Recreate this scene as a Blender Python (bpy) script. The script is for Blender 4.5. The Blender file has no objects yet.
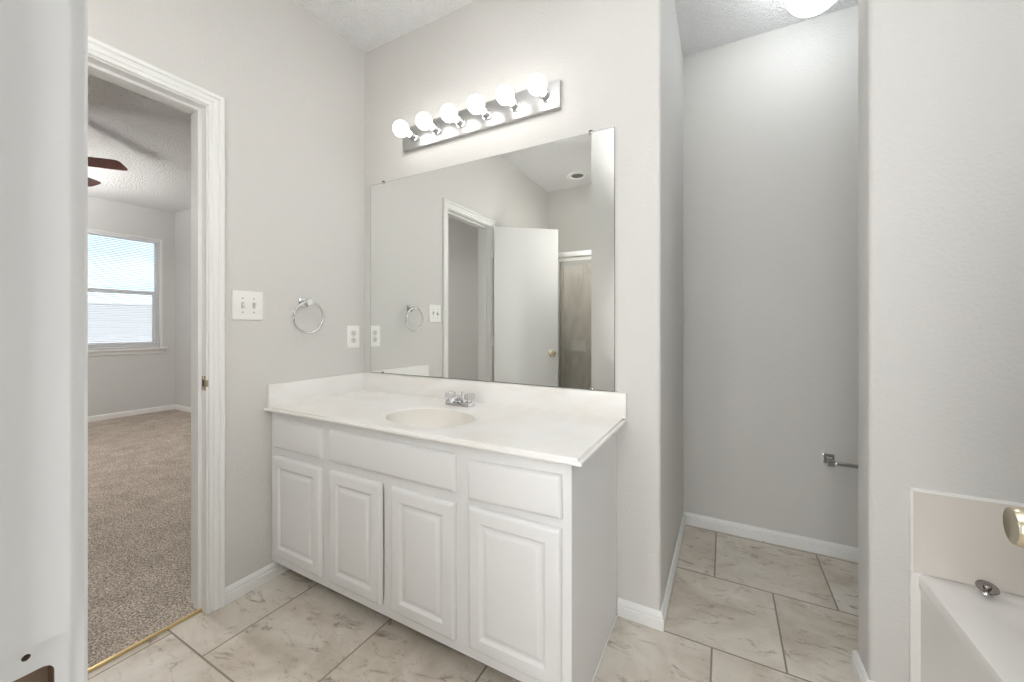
import bpy, math, random
from mathutils import Vector, Matrix
random.seed(7)
R = math.radians
SC = bpy.context.scene
COL = SC.collection

# ------------------------------------------------------------------ camera
cam_data = bpy.data.cameras.new('camera')
cam_data.sensor_width = 36.0
cam_data.lens = 391.0 / 1024.0 * 36.0
cam_data.shift_y = -15.0 / 1024.0
cam_data.clip_start = 0.02
cam = bpy.data.objects.new('camera', cam_data)
COL.objects.link(cam)
cam.location = (1.825, -1.581, 1.154)
cam.rotation_euler = (R(90), 0, math.atan2(212, 391))
SC.camera = cam

# ------------------------------------------------------------------ sky
world = bpy.data.worlds.new('sky')
SC.world = world
world.use_nodes = True
wn, wl = world.node_tree.nodes, world.node_tree.links
wn.clear()
w_out = wn.new('ShaderNodeOutputWorld')
w_bg = wn.new('ShaderNodeBackground')
w_tc = wn.new('ShaderNodeTexCoord')
w_no = wn.new('ShaderNodeTexNoise')
w_no.inputs['Scale'].default_value = 6.0
w_no.inputs['Detail'].default_value = 6.0
w_map = wn.new('ShaderNodeMapping')
w_map.inputs['Scale'].default_value = (1, 1, 2.2)
w_cr = wn.new('ShaderNodeValToRGB')
w_cr.color_ramp.elements[0].position = 0.42
w_cr.color_ramp.elements[0].color = (0.62, 0.80, 0.88, 1)
w_cr.color_ramp.elements[1].position = 0.60
w_cr.color_ramp.elements[1].color = (0.88, 0.92, 0.94, 1)
wl.new(w_tc.outputs['Generated'], w_map.inputs['Vector'])
wl.new(w_map.outputs['Vector'], w_no.inputs['Vector'])
wl.new(w_no.outputs['Fac'], w_cr.inputs['Fac'])
wl.new(w_cr.outputs['Color'], w_bg.inputs['Color'])
w_bg.inputs['Strength'].default_value = 1.9
wl.new(w_bg.outputs['Background'], w_out.inputs['Surface'])

sun_data = bpy.data.lights.new('sun', 'SUN')
sun_data.energy = 1.4
sun_data.angle = R(1.0)
sun_data.color = (1.0, 0.95, 0.93)
sun = bpy.data.objects.new('sun', sun_data)
COL.objects.link(sun)
sun.rotation_euler = Vector((-0.75, 0.25, -0.70)).to_track_quat('-Z', 'Y').to_euler()

# lamp powers (vanity and alcove globes belong to the room, the others are added fill)
BULB = 7.0          # vanity globes (emission of the glass)
FILL_PANEL = 19.0       # added fill light behind the camera, no fixture
ALCOVE = 10.5        # globe in the toilet alcove
CEILING_FILL = 33.0         # added fill light bounced off the bathroom ceiling
CLOSET_FILL = 4.0         # added unseen dome behind the camera, fill light
FILL_WINDOW = 2.8         # added glowing window above the tub, unseen side fill
FILL_SCONCE = 115.0       # added hidden lamp that brightens the shower corner
FILL_TUBE = 28.0          # added tube hidden behind the casing, front fill
FILL_UPLIGHT = 250.0         # added unseen uplight that brightens the bedroom ceiling
FAN_FILL = 300.0      # added glowing bowl under the fan, bedroom fill

fl_data = bpy.data.lights.new('ceiling_fill', 'AREA')  # added upward fill light, no fixture is modelled for it
fl_data.shape = 'DISK'
fl_data.size = 0.35
fl_data.energy = CEILING_FILL
fl_data.color = (0.985, 0.99, 1.0)
fl = bpy.data.objects.new('ceiling_fill', fl_data)
COL.objects.link(fl)
fl_data.spread = R(86)
fl.location = (1.60, -1.16, 1.58)
fl.rotation_euler = (R(180), 0, 0)

sb_data = bpy.data.lights.new('fill_panel', 'AREA')  # added front fill light shining through the near doorway
sb_data.shape = 'RECTANGLE'
sb_data.size = 0.8
sb_data.size_y = 1.5
sb_data.energy = FILL_PANEL
sb_data.color = (0.98, 0.99, 1.0)
sb = bpy.data.objects.new('fill_panel', sb_data)
COL.objects.link(sb)
sb.location = (1.70, -2.60, 1.10)
sb.rotation_euler = (R(90), 0, 0)

# ------------------------------------------------------------------ exposure
SC.view_settings.view_transform = 'Standard'
SC.view_settings.look = 'None'
SC.view_settings.exposure = 0.12
SC.view_settings.gamma = 1.0
SC.view_settings.use_curve_mapping = False
SC.cycles.use_denoising = True
SC.cycles.max_bounces = 14
SC.cycles.diffuse_bounces = 8
SC.cycles.glossy_bounces = 6
SC.cycles.transparent_max_bounces = 16
SC.cycles.sample_clamp_indirect = 6.0
SC.cycles.caustics_reflective = True
SC.cycles.caustics_refractive = False


# ================================================================== materials
def mat_new(name):
    m = bpy.data.materials.new(name)
    m.use_nodes = True
    return m, m.node_tree.nodes, m.node_tree.links, m.node_tree.nodes['Principled BSDF']


def simple(name, col, rough=0.5, metal=0.0, spec=0.5, coat=0.0, trans=0.0, ior=1.45):
    m, n, l, b = mat_new(name)
    b.inputs['Base Color'].default_value = (*col, 1)
    b.inputs['Roughness'].default_value = rough
    b.inputs['Metallic'].default_value = metal
    b.inputs['Specular IOR Level'].default_value = spec
    b.inputs['Coat Weight'].default_value = coat
    b.inputs['Transmission Weight'].default_value = trans
    b.inputs['IOR'].default_value = ior
    return m


def bump(m, scale, strength, dist=0.004, detail=3.0, aniso=(1, 1, 1), rough=0.5, ramp=None):
    n, l = m.node_tree.nodes, m.node_tree.links
    b = n['Principled BSDF']
    tc = n.new('ShaderNodeTexCoord')
    mp = n.new('ShaderNodeMapping')
    mp.inputs['Scale'].default_value = aniso
    no = n.new('ShaderNodeTexNoise')
    no.inputs['Scale'].default_value = scale
    no.inputs['Detail'].default_value = detail
    no.inputs['Roughness'].default_value = rough
    bp = n.new('ShaderNodeBump')
    bp.inputs['Strength'].default_value = strength
    bp.inputs['Distance'].default_value = dist
    l.new(tc.outputs['Object'], mp.inputs['Vector'])
    l.new(mp.outputs['Vector'], no.inputs['Vector'])
    h = no.outputs['Fac']
    if ramp:
        cr = n.new('ShaderNodeValToRGB')
        cr.color_ramp.elements[0].position = ramp[0]
        cr.color_ramp.elements[1].position = ramp[1]
        l.new(h, cr.inputs['Fac'])
        h = cr.outputs['Color']
    l.new(h, bp.inputs['Height'])
    l.new(bp.outputs['Normal'], b.inputs['Normal'])
    return m


def mottled(m, c0, c1, scale, p0=0.35, p1=0.65, detail=4.0, aniso=(1, 1, 1), dist=0.0):
    n, l = m.node_tree.nodes, m.node_tree.links
    b = n['Principled BSDF']
    tc = n.new('ShaderNodeTexCoord')
    mp = n.new('ShaderNodeMapping')
    mp.inputs['Scale'].default_value = aniso
    no = n.new('ShaderNodeTexNoise')
    no.inputs['Scale'].default_value = scale
    no.inputs['Detail'].default_value = detail
    no.inputs['Distortion'].default_value = dist
    cr = n.new('ShaderNodeValToRGB')
    cr.color_ramp.elements[0].position = p0
    cr.color_ramp.elements[0].color = (*c0, 1)
    cr.color_ramp.elements[1].position = p1
    cr.color_ramp.elements[1].color = (*c1, 1)
    l.new(tc.outputs['Object'], mp.inputs['Vector'])
    l.new(mp.outputs['Vector'], no.inputs['Vector'])
    l.new(no.outputs['Fac'], cr.inputs['Fac'])
    l.new(cr.outputs['Color'], b.inputs['Base Color'])
    return m


def emitter(name, col, strength):
    m = bpy.data.materials.new(name)
    m.use_nodes = True
    n, l = m.node_tree.nodes, m.node_tree.links
    n.clear()
    o = n.new('ShaderNodeOutputMaterial')
    e = n.new('ShaderNodeEmission')
    e.inputs['Color'].default_value = (*col, 1)
    e.inputs['Strength'].default_value = strength
    l.new(e.outputs['Emission'], o.inputs['Surface'])
    return m


def thin_glass(name, tint, gloss_rough=0.02, haze=0.0):
    m = bpy.data.materials.new(name)
    m.use_nodes = True
    n, l = m.node_tree.nodes, m.node_tree.links
    n.clear()
    o = n.new('ShaderNodeOutputMaterial')
    t = n.new('ShaderNodeBsdfTransparent')
    t.inputs['Color'].default_value = (*tint, 1)
    g = n.new('ShaderNodeBsdfGlossy')
    g.inputs['Roughness'].default_value = gloss_rough
    f = n.new('ShaderNodeFresnel')
    f.inputs['IOR'].default_value = 1.45
    mx = n.new('ShaderNodeMixShader')
    l.new(f.outputs['Fac'], mx.inputs['Fac'])
    l.new(t.outputs['BSDF'], mx.inputs[1])
    l.new(g.outputs['BSDF'], mx.inputs[2])
    last = mx.outputs['Shader']
    if haze:
        d = n.new('ShaderNodeBsdfDiffuse')
        d.inputs['Color'].default_value = (0.8, 0.8, 0.78, 1)
        m2 = n.new('ShaderNodeMixShader')
        m2.inputs['Fac'].default_value = haze
        l.new(last, m2.inputs[1])
        l.new(d.outputs['BSDF'], m2.inputs[2])
        last = m2.outputs['Shader']
    l.new(last, o.inputs['Surface'])
    return m


M = {}
M['wall'] = bump(simple('wall_paint', (0.632, 0.622, 0.600), 0.62, spec=0.3), 85, 0.16, 0.004, 2.0, ramp=(0.40, 0.66))
M['bed_wall'] = bump(simple('bedroom_wall_paint', (0.64, 0.642, 0.638), 0.6, spec=0.3), 85, 0.15, 0.004, 2.0, ramp=(0.40, 0.66))
M['ceiling'] = bump(simple('popcorn_ceiling', (0.95, 0.952, 0.955), 0.9, spec=0.1), 95, 0.9, 0.008, 3.0, ramp=(0.42, 0.62))
M['bed_ceiling'] = bump(simple('bedroom_popcorn_ceiling', (0.88, 0.875, 0.87), 0.9, spec=0.1), 55, 1.0, 0.014, 3.0, ramp=(0.42, 0.62))
M['trim'] = simple('white_trim_paint', (0.82, 0.82, 0.81), 0.35)
M['jamb'] = bump(simple('white_jamb_paint', (0.78, 0.78, 0.78), 0.4), 25, 0.12, 0.003, 2.0)
M['door'] = simple('white_door_paint', (0.82, 0.82, 0.81), 0.4)
M['cabinet'] = bump(simple('white_cabinet_paint', (0.79, 0.79, 0.79), 0.34), 14, 0.05, 0.003, 2.0)
M['dark_gap'] = simple('dark_recess', (0.20, 0.17, 0.14), 0.8)  # single dark tone, used on the toe kick
M['wood'] = simple('raw_wood', (0.30, 0.22, 0.16), 0.8)
M['marble'] = mottled(simple('cultured_marble', (0.85, 0.83, 0.79), 0.30, coat=0.15), (0.81, 0.785, 0.745), (0.85, 0.842, 0.825), 3.0, 0.36, 0.60, 6, (1, 1, 2.5), 1.2)
M['basin'] = simple('shaded_marble_bowl', (0.74, 0.715, 0.665), 0.42, coat=0.05)  # same marble as the slab, coloured darker for the bowl's shade
M['chrome'] = simple('chrome', (0.66, 0.66, 0.67), 0.07, 1.0)
M['dull_metal'] = simple('worn_dark_chrome', (0.34, 0.31, 0.30), 0.15, 1.0)
M['brushed'] = bump(simple('brushed_nickel', (0.55, 0.55, 0.545), 0.30, 1.0), 60, 0.06, 0.002, 2, (1, 1, 14))
M['brass'] = simple('aged_brass', (0.74, 0.66, 0.49), 0.18, 1.0)
M['old_brass'] = simple('tarnished_brass', (0.42, 0.36, 0.26), 0.3, 1.0)
M['gold_strip'] = simple('brass_strip', (0.80, 0.64, 0.34), 0.35, 1.0)
M['mirror'] = simple('mirror_glass', (0.93, 0.945, 0.93), 0.0, 1.0)
M['mirror_edge'] = simple('mirror_edge', (0.14, 0.15, 0.14), 0.3)
M['acrylic'] = simple('clear_acrylic', (0.93, 0.93, 0.93), 0.05, trans=0.85, ior=1.49)
M['plastic'] = simple('white_plastic', (0.85, 0.845, 0.82), 0.3)
M['slot'] = simple('dark_slot', (0.06, 0.055, 0.05), 0.6)
M['grey_screw'] = simple('painted_screw', (0.45, 0.44, 0.42), 0.45, 0.4)
M['toggle'] = simple('grey_white_toggle', (0.66, 0.65, 0.62), 0.35)
M['bulb'] = emitter('lit_globe_bulb', (1.0, 0.98, 0.95), BULB)
M['alcove_globe'] = emitter('lit_alcove_globe', (0.92, 0.97, 1.0), ALCOVE)
M['sconce'] = emitter('fill_sconce_glow', (1.0, 0.975, 0.94), FILL_SCONCE)
M['tube'] = emitter('fill_tube_glow', (1.0, 0.985, 0.955), FILL_TUBE)
M['fill_uplight'] = emitter('fill_uplight_glow', (1.0, 0.985, 0.96), FILL_UPLIGHT)
M['frosted'] = emitter('fill_window_glow', (0.97, 0.985, 1.0), FILL_WINDOW)
M['closet_fill'] = emitter('closet_fill_glow', (0.93, 0.96, 1.0), CLOSET_FILL)
M['fan_fill'] = emitter('fan_fill_glow', (1.0, 0.97, 0.92), FAN_FILL)
M['tub'] = simple('white_tub_acrylic', (0.82, 0.80, 0.775), 0.18, coat=0.3)
M['surround'] = mottled(simple('tub_panel_marble', (0.7, 0.65, 0.6), 0.22), (0.70, 0.65, 0.595), (0.75, 0.71, 0.665), 3.0, 0.35, 0.65)
M['panel_edge'] = simple('panel_edge_white', (0.85, 0.83, 0.81), 0.3)
M['shower_marble'] = mottled(simple('shower_marble', (0.5, 0.44, 0.36), 0.25), (0.66, 0.60, 0.51), (0.90, 0.86, 0.79), 5.0, 0.32, 0.66, 7, (1.6, 1.6, 0.5), 1.5)
M['shower_glass'] = thin_glass('shower_glass', (0.97, 0.975, 0.97), 0.05, 0.12)
M['win_glass'] = thin_glass('window_glass', (0.98, 0.99, 0.99))
M['rail_white'] = simple('bright_aluminium', (0.85, 0.85, 0.84), 0.3, 0.5)
M['vinyl'] = simple('white_vinyl', (0.82, 0.82, 0.83), 0.4)
M['slat'] = simple('blind_slat', (0.80, 0.80, 0.82), 0.5)
M['fan_wood'] = mottled(simple('cherry_wood', (0.2, 0.07, 0.04), 0.35), (0.085, 0.017, 0.010), (0.14, 0.034, 0.020), 6, 0.3, 0.7, 4, (1, 14, 1))
M['fan_metal'] = simple('bronze_metal', (0.12, 0.08, 0.06), 0.35, 0.8)
M['vent_dark'] = simple('dark_lamp_lens', (0.16, 0.155, 0.14), 0.4)
M['grass'] = mottled(simple('pale_concrete', (0.5, 0.48, 0.47), 0.9), (0.46, 0.44, 0.43), (0.56, 0.54, 0.53), 3)
M['siding'] = simple('white_siding', (0.70, 0.68, 0.70), 0.7)
M['roof'] = simple('grey_shingle', (0.82, 0.81, 0.83), 0.85)


def tile_material():
    m, n, l, b = mat_new('stone_look_tile')
    b.inputs['Roughness'].default_value = 0.42
    tc = n.new('ShaderNodeTexCoord')
    mp = n.new('ShaderNodeMapping')
    S = 0.4465
    # rows start at world Y=-0.005, joints of the even rows at X=2.010
    mp.inputs['Location'].default_value = (-2.010 + 40 * S + S / 2, 0.005 + 40 * S, 0)
    br = n.new('ShaderNodeTexBrick')
    br.offset = 0.5
    br.offset_frequency = 2
    br.inputs['Scale'].default_value = 1.0
    br.inputs['Brick Width'].default_value = S
    br.inputs['Row Height'].default_value = S
    br.inputs['Mortar Size'].default_value = 0.0034
    br.inputs['Mortar Smooth'].default_value = 0.15
    br.inputs['Bias'].default_value = 0.0
    br.inputs['Color1'].default_value = (0, 0, 0, 1)
    br.inputs['Color2'].default_value = (1, 1, 1, 1)
    br.inputs['Mortar'].default_value = (0.5, 0.5, 0.5, 1)
    l.new(tc.outputs['Object'], mp.inputs['Vector'])
    l.new(mp.outputs['Vector'], br.inputs['Vector'])
    # each tile its own slice of the stone noise
    add = n.new('ShaderNodeVectorMath')
    add.operation = 'MULTIPLY_ADD'
    l.new(br.outputs['Color'], add.inputs[0])
    add.inputs[1].default_value = (7.3, 3.1, 5.7)
    l.new(tc.outputs['Object'], add.inputs[2])
    n1 = n.new('ShaderNodeTexNoise')
    n1.inputs['Scale'].default_value = 3.2
    n1.inputs['Detail'].default_value = 7
    n1.inputs['Roughness'].default_value = 0.62
    n1.inputs['Distortion'].default_value = 0.6
    l.new(add.outputs[0], n1.inputs['Vector'])
    c1 = n.new('ShaderNodeValToRGB')
    e = c1.color_ramp.elements
    e[0].position, e[0].color = 0.30, (0.43, 0.365, 0.29, 1)
    e[1].position, e[1].color = 0.70, (0.74, 0.70, 0.64, 1)
    x = e.new(0.50)
    x.color = (0.61, 0.56, 0.49, 1)
    l.new(n1.outputs['Fac'], c1.inputs['Fac'])
    # dark veins and smudges
    mp2 = n.new('ShaderNodeMapping')
    mp2.inputs['Rotation'].default_value = (0, 0, R(-24))
    mp2.inputs['Scale'].default_value = (1.0, 2.6, 1)
    l.new(add.outputs[0], mp2.inputs['Vector'])
    n2 = n.new('ShaderNodeTexNoise')
    n2.inputs['Scale'].default_value = 8.5
    n2.inputs['Detail'].default_value = 8
    n2.inputs['Roughness'].default_value = 0.78
    n2.inputs['Distortion'].default_value = 0.9
    l.new(mp2.outputs['Vector'], n2.inputs['Vector'])
    c2 = n.new('ShaderNodeValToRGB')
    e = c2.color_ramp.elements
    e[0].position, e[0].color = 0.32, (0.95, 0.95, 0.95, 1)
    e[1].position, e[1].color = 0.46, (0, 0, 0, 1)
    l.new(n2.outputs['Fac'], c2.inputs['Fac'])
    mx = n.new('ShaderNodeMix')
    mx.data_type = 'RGBA'
    l.new(c2.outputs['Color'], mx.inputs['Factor'])
    l.new(c1.outputs['Color'], mx.inputs['A'])
    mx.inputs['B'].default_value = (0.19, 0.15, 0.115, 1)
    mg = n.new('ShaderNodeMix')
    mg.data_type = 'RGBA'
    l.new(br.outputs['Fac'], mg.inputs['Factor'])
    l.new(mx.outputs['Result'], mg.inputs['A'])
    mg.inputs['B'].default_value = (0.25, 0.205, 0.16, 1)
    l.new(mg.outputs['Result'], b.inputs['Base Color'])
    bp = n.new('ShaderNodeBump')
    bp.invert = True
    bp.inputs['Strength'].default_value = 0.6
    bp.inputs['Distance'].default_value = 0.003
    l.new(br.outputs['Fac'], bp.inputs['Height'])
    bp2 = n.new('ShaderNodeBump')
    bp2.inputs['Strength'].default_value = 0.12
    bp2.inputs['Distance'].default_value = 0.004
    l.new(n1.outputs['Fac'], bp2.inputs['Height'])
    l.new(bp.outputs['Normal'], bp2.inputs['Normal'])
    l.new(bp2.outputs['Normal'], b.inputs['Normal'])
    return m


def carpet_material():
    m, n, l, b = mat_new('loop_carpet')
    b.inputs['Roughness'].default_value = 0.95
    b.inputs['Specular IOR Level'].default_value = 0.1
    tc = n.new('ShaderNodeTexCoord')
    n1 = n.new('ShaderNodeTexNoise')
    n1.inputs['Scale'].default_value = 150
    n1.inputs['Detail'].default_value = 2.5
    n1.inputs['Roughness'].default_value = 0.7
    l.new(tc.outputs['Object'], n1.inputs['Vector'])
    c = n.new('ShaderNodeValToRGB')
    e = c.color_ramp.elements
    e[0].position, e[0].color = 0.34, (0.16, 0.13, 0.108, 1)
    e[1].position, e[1].color = 0.64, (0.85, 0.76, 0.67, 1)
    x = e.new(0.5)
    x.color = (0.47, 0.41, 0.355, 1)
    l.new(n1.outputs['Fac'], c.inputs['Fac'])
    n2 = n.new('ShaderNodeTexNoise')
    n2.inputs['Scale'].default_value = 7
    n2.inputs['Detail'].default_value = 4
    l.new(tc.outputs['Object'], n2.inputs['Vector'])
    c2 = n.new('ShaderNodeValToRGB')
    c2.color_ramp.elements[0].position = 0.3
    c2.color_ramp.elements[0].color = (0.78, 0.77, 0.76, 1)
    c2.color_ramp.elements[1].position = 0.7
    c2.color_ramp.elements[1].color = (1, 1, 1, 1)
    l.new(n2.outputs['Fac'], c2.inputs['Fac'])
    mx = n.new('ShaderNodeMix')
    mx.data_type = 'RGBA'
    mx.blend_type = 'MULTIPLY'
    mx.inputs['Factor'].default_value = 1
    l.new(c.outputs['Color'], mx.inputs['A'])
    l.new(c2.outputs['Color'], mx.inputs['B'])
    l.new(mx.outputs['Result'], b.inputs['Base Color'])
    bp = n.new('ShaderNodeBump')
    bp.inputs['Strength'].default_value = 0.8
    bp.inputs['Distance'].default_value = 0.008
    l.new(n1.outputs['Fac'], bp.inputs['Height'])
    l.new(bp.outputs['Normal'], b.inputs['Normal'])
    return m


M['tile'] = tile_material()
M['carpet'] = carpet_material()


# ================================================================== mesh builder
class MB:
    """Collects shapes; build() links them as ONE mesh object."""

    def __init__(self):
        self.v, self.f, self.mi = [], [], []

    def add(self, vs, fs, mi=0):
        k = len(self.v)
        self.v += [tuple(p) for p in vs]
        self.f += [tuple(i + k for i in f) for f in fs]
        self.mi += [mi] * len(fs)
        return self

    def box(self, x0, x1, y0, y1, z0, z1, mi=0):
        vs = [(x, y, z) for z in (z0, z1) for y in (y0, y1) for x in (x0, x1)]
        fs = [(0, 2, 3, 1), (4, 5, 7, 6), (0, 1, 5, 4), (2, 6, 7, 3), (0, 4, 6, 2), (1, 3, 7, 5)]
        return self.add(vs, fs, mi)

    def cbox(self, x0, x1, y0, y1, z0, z1, c, mi=0):
        """box with chamfered edges"""
        c = min(c, (x1 - x0) * .49, (y1 - y0) * .49, (z1 - z0) * .49)
        import bmesh
        bm = bmesh.new()
        bmesh.ops.create_cube(bm, size=1)
        for v in bm.verts:
            v.co = ((x0 + x1) / 2 + v.co.x * (x1 - x0), (y0 + y1) / 2 + v.co.y * (y1 - y0), (z0 + z1) / 2 + v.co.z * (z1 - z0))
        bmesh.ops.bevel(bm, geom=bm.edges[:], offset=c, segments=2, profile=0.6, affect='EDGES')
        bm.verts.index_update()
        self.add([v.co[:] for v in bm.verts], [[v.index for v in f.verts] for f in bm.faces], mi)
        bm.free()
        return self

    def lathe(self, prof, o, ax=(0, 0, 1), n=32, mi=0, start=0.0, flat=1.0):
        """prof: (radius, along axis) pairs"""
        ax = Vector(ax).normalized()
        u = ax.orthogonal().normalized()
        w = ax.cross(u)
        o = Vector(o)
        vs, fs = [], []
        for r, h in prof:
            for k in range(n):
                a = 2 * math.pi * k / n + start
                vs.append(o + ax * h + (u * math.cos(a) + w * math.sin(a) * flat) * max(r, 1e-5))
        for i in range(len(prof) - 1):
            for k in range(n):
                fs.append((i * n + k, i * n + (k + 1) % n, (i + 1) * n + (k + 1) % n, (i + 1) * n + k))
        if prof[0][0] > 2e-5:
            fs.append(tuple(reversed(range(n))))
        if prof[-1][0] > 2e-5:
            fs.append(tuple((len(prof) - 1) * n + k for k in range(n)))
        return self.add(vs, fs, mi)

    def cyl(self, a, b, r, n=20, mi=0):
        a, b = Vector(a), Vector(b)
        return self.lathe([(r, 0), (r, (b - a).length)], a, b - a, n, mi)

    def ball(self, o, r, n=32, m=16, mi=0, ax=(0, 0, 1)):
        return self.lathe([(r * math.sin(math.pi * i / m), -r * math.cos(math.pi * i / m)) for i in range(m + 1)], o, ax, n, mi)

    def tube(self, pts, r, n=12, closed=False, mi=0):
        pts = [Vector(p) for p in pts]
        rs = r if isinstance(r, (list, tuple)) else [r] * len(pts)
        N = len(pts)
        vs, fs = [], []
        up = None
        for i, p in enumerate(pts):
            a = pts[(i - 1) % N] if (closed or i > 0) else p
            b = pts[(i + 1) % N] if (closed or i < N - 1) else p
            t = (b - a).normalized()
            if up is None:
                up = t.orthogonal().normalized()
            up = (up - t * up.dot(t)).normalized()
            s = t.cross(up)
            for k in range(n):
                q = 2 * math.pi * k / n
                vs.append(p + (up * math.cos(q) + s * math.sin(q)) * rs[i])
        for i in range(N if closed else N - 1):
            j = (i + 1) % N
            for k in range(n):
                fs.append((i * n + k, i * n + (k + 1) % n, j * n + (k + 1) % n, j * n + k))
        if not closed:
            fs.append(tuple(reversed(range(n))))
            fs.append(tuple((N - 1) * n + k for k in range(n)))
        return self.add(vs, fs, mi)

    def loops(self, rings, cap0=False, cap1=False, mi=0):
        n = len(rings[0])
        vs = [p for r in rings for p in r]
        fs = []
        for i in range(len(rings) - 1):
            for k in range(n):
                fs.append((i * n + k, i * n + (k + 1) % n, (i + 1) * n + (k + 1) % n, (i + 1) * n + k))
        if cap0:
            fs.append(tuple(reversed(range(n))))
        if cap1:
            fs.append(tuple((len(rings) - 1) * n + k for k in range(n)))
        return self.add(vs, fs, mi)

    def strips(self, lines, mi=0):
        """open surfaces/closed profile swept: lines = list of cross-sections (same count), each section closed, ends capped"""
        return self.loops(lines, True, True, mi)

    def build(self, name, mat, parent=None, local=False, smooth=35, at=None, kind=None):
        me = bpy.data.meshes.new(name)
        off = Vector((0, 0, 0))
        if at is not None:
            off = Vector(at)
        elif parent is not None and not local:
            off = Vector(parent.get('base', (0, 0, 0)))
        me.from_pydata([tuple(Vector(p) - off) for p in self.v], [], self.f)
        mats = mat if isinstance(mat, (list, tuple)) else [mat]
        for m in mats:
            me.materials.append(M[m])
        for p, k in zip(me.polygons, self.mi):
            p.material_index = k
        import bmesh
        bm = bmesh.new()
        bm.from_mesh(me)
        bmesh.ops.recalc_face_normals(bm, faces=bm.faces[:])
        bm.to_mesh(me)
        bm.free()
        if smooth:
            me.shade_smooth()
            me.set_sharp_from_angle(angle=R(smooth))
        o = bpy.data.objects.new(name, me)
        COL.objects.link(o)
        if at is not None:
            o.location = at
        if parent is not None:
            o.parent = parent
            o['base'] = parent.get('base', (0, 0, 0))
        if kind:
            o['kind'] = kind
        return o


def tag(o, label, cat, group=None, kind=None):
    o['label'] = label
    o['category'] = cat
    if group:
        o['group'] = group
    if kind:
        o['kind'] = kind
    return o


def thing(name, label, cat, loc=(0, 0, 0), rz=0.0, group=None, kind=None):
    o = bpy.data.objects.new(name, None)
    o.empty_display_size = 0.05
    COL.objects.link(o)
    o.location = loc
    o.rotation_euler = (0, 0, rz)
    o['base'] = tuple(loc)
    return tag(o, label, cat, group, kind)


def struct(name, mb, mat, label=None, parent=None, **k):
    o = mb.build(name, mat, parent, **k)
    o['kind'] = 'structure'
    if label:
        o['label'] = label
    return o


# ================================================================== the room
CEIL = 2.73
YM = -1.487           # bathroom face of the wall the photographer's doorway is in
DOOR_N, DOOR_S, DOOR_H = -0.787, -1.400, 2.035      # bedroom doorway (jamb faces)
J_W, J_E = 1.420, 2.214                            # closet doorway (jamb faces)

# floors
struct('floor', MB().box(-0.035, 3.2, -3.3, 1.1, -0.1, 0.0), 'tile', 'beige stone-look floor tiles in running bond with brown joints', smooth=0)
struct('floor_bedroom', MB().box(-4.95, -0.035, -3.1, 1.07, -0.1, 0.008), 'carpet', 'speckled taupe carpet beyond the doorway', smooth=0)
# ceilings
struct('ceiling', MB().box(-0.06, 3.2, -3.3, 1.1, CEIL, CEIL + 0.1), 'ceiling', 'white textured ceiling of the bathroom', smooth=0)
struct('ceiling_bedroom', MB().box(-4.97, -0.06, -3.1, 1.07, CEIL - 0.02, CEIL + 0.1), 'bed_ceiling', 'white textured bedroom ceiling seen through the doorway', smooth=0)

# wall with the bedroom doorway; the bathroom side and bedroom side share the paint
w = MB()
w.box(-0.12, 0, -2.79, DOOR_S - 0.018, 0, CEIL)
w.box(-0.12, 0, DOOR_N + 0.018, 1.07, 0, CEIL)
w.box(-0.12, 0, DOOR_S - 0.018, DOOR_N + 0.018, DOOR_H + 0.018, CEIL)
struct('wall_left', w, 'wall', 'grey painted wall with the bedroom doorway', smooth=0)


def rounded_outline(pts, radii, n=6):
    out = []
    N = len(pts)
    for i, (p, r) in enumerate(zip(pts, radii)):
        p = Vector(p)
        if r <= 0:
            out.append(tuple(p))
            continue
        a = (Vector(pts[i - 1]) - p).normalized()
        b = (Vector(pts[(i + 1) % N]) - p).normalized()
        s, e = p + a * r, p + b * r
        c = p + a * r + b * r
        for k in range(n + 1):
            t = k / n * math.pi / 2
            out.append(tuple(c - b * r * math.cos(t) - a * r * math.sin(t)))
    return out


def prism(outline, z0, z1):
    return MB().loops([[(x, y, z0) for x, y in outline], [(x, y, z1) for x, y in outline]], True, True)


# mirror wall and the return into the toilet alcove are one L with a bullnose corner
ol = rounded_outline([(0, 0), (1.612, 0), (1.616, 0.915), (1.50, 0.915), (1.50, 0.12), (0, 0.12)], [0, 0.012, 0, 0, 0, 0])
struct('wall_back', prism(ol, 0, CEIL), 'wall', 'grey wall carrying the mirror and vanity light')
struct('wall_alcove', MB().box(1.50, 3.2, 0.915, 1.03, 0, CEIL), 'wall', 'grey far wall of the toilet alcove', smooth=0)
struct('wall_alcove_right', MB().box(3.08, 3.2, -1.6, 0.915, 0, CEIL), 'wall', smooth=0)
ol = rounded_outline([(2.218, 0.0), (3.08, 0.0), (3.08, 0.124), (2.218, 0.124)], [0.014, 0, 0, 0.014])
struct('wall_right', prism(ol, 0, CEIL), 'wall', 'grey wall end beside the alcove above the tub')
# wall of the doorway the photograph is taken from, with the return beside the shower
w = MB()
w.box(0.892, J_W - 0.018, -1.602, YM, 0, CEIL)
w.box(J_E + 0.018, 3.08, -1.602, YM, 0, CEIL)
w.box(J_W - 0.018, J_E + 0.018, -1.602, YM, DOOR_H + 0.018, CEIL)
w.box(0.892, 1.0, -2.674, -1.602, 0, CEIL)
struct('wall_front', w, 'wall', 'grey wall around the near doorway, seen in the mirror', smooth=0)
struct('wall_shower', MB().box(-0.12, 1.0, -2.79, -2.674, 0, CEIL), 'wall', 'wall at the back of the shower', smooth=0)
struct('wall_closet', MB().box(1.0, 3.2, -3.3, -3.2, 0, CEIL).box(3.08, 3.2, -3.2, -1.602, 0, CEIL), 'wall', smooth=0)

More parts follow.
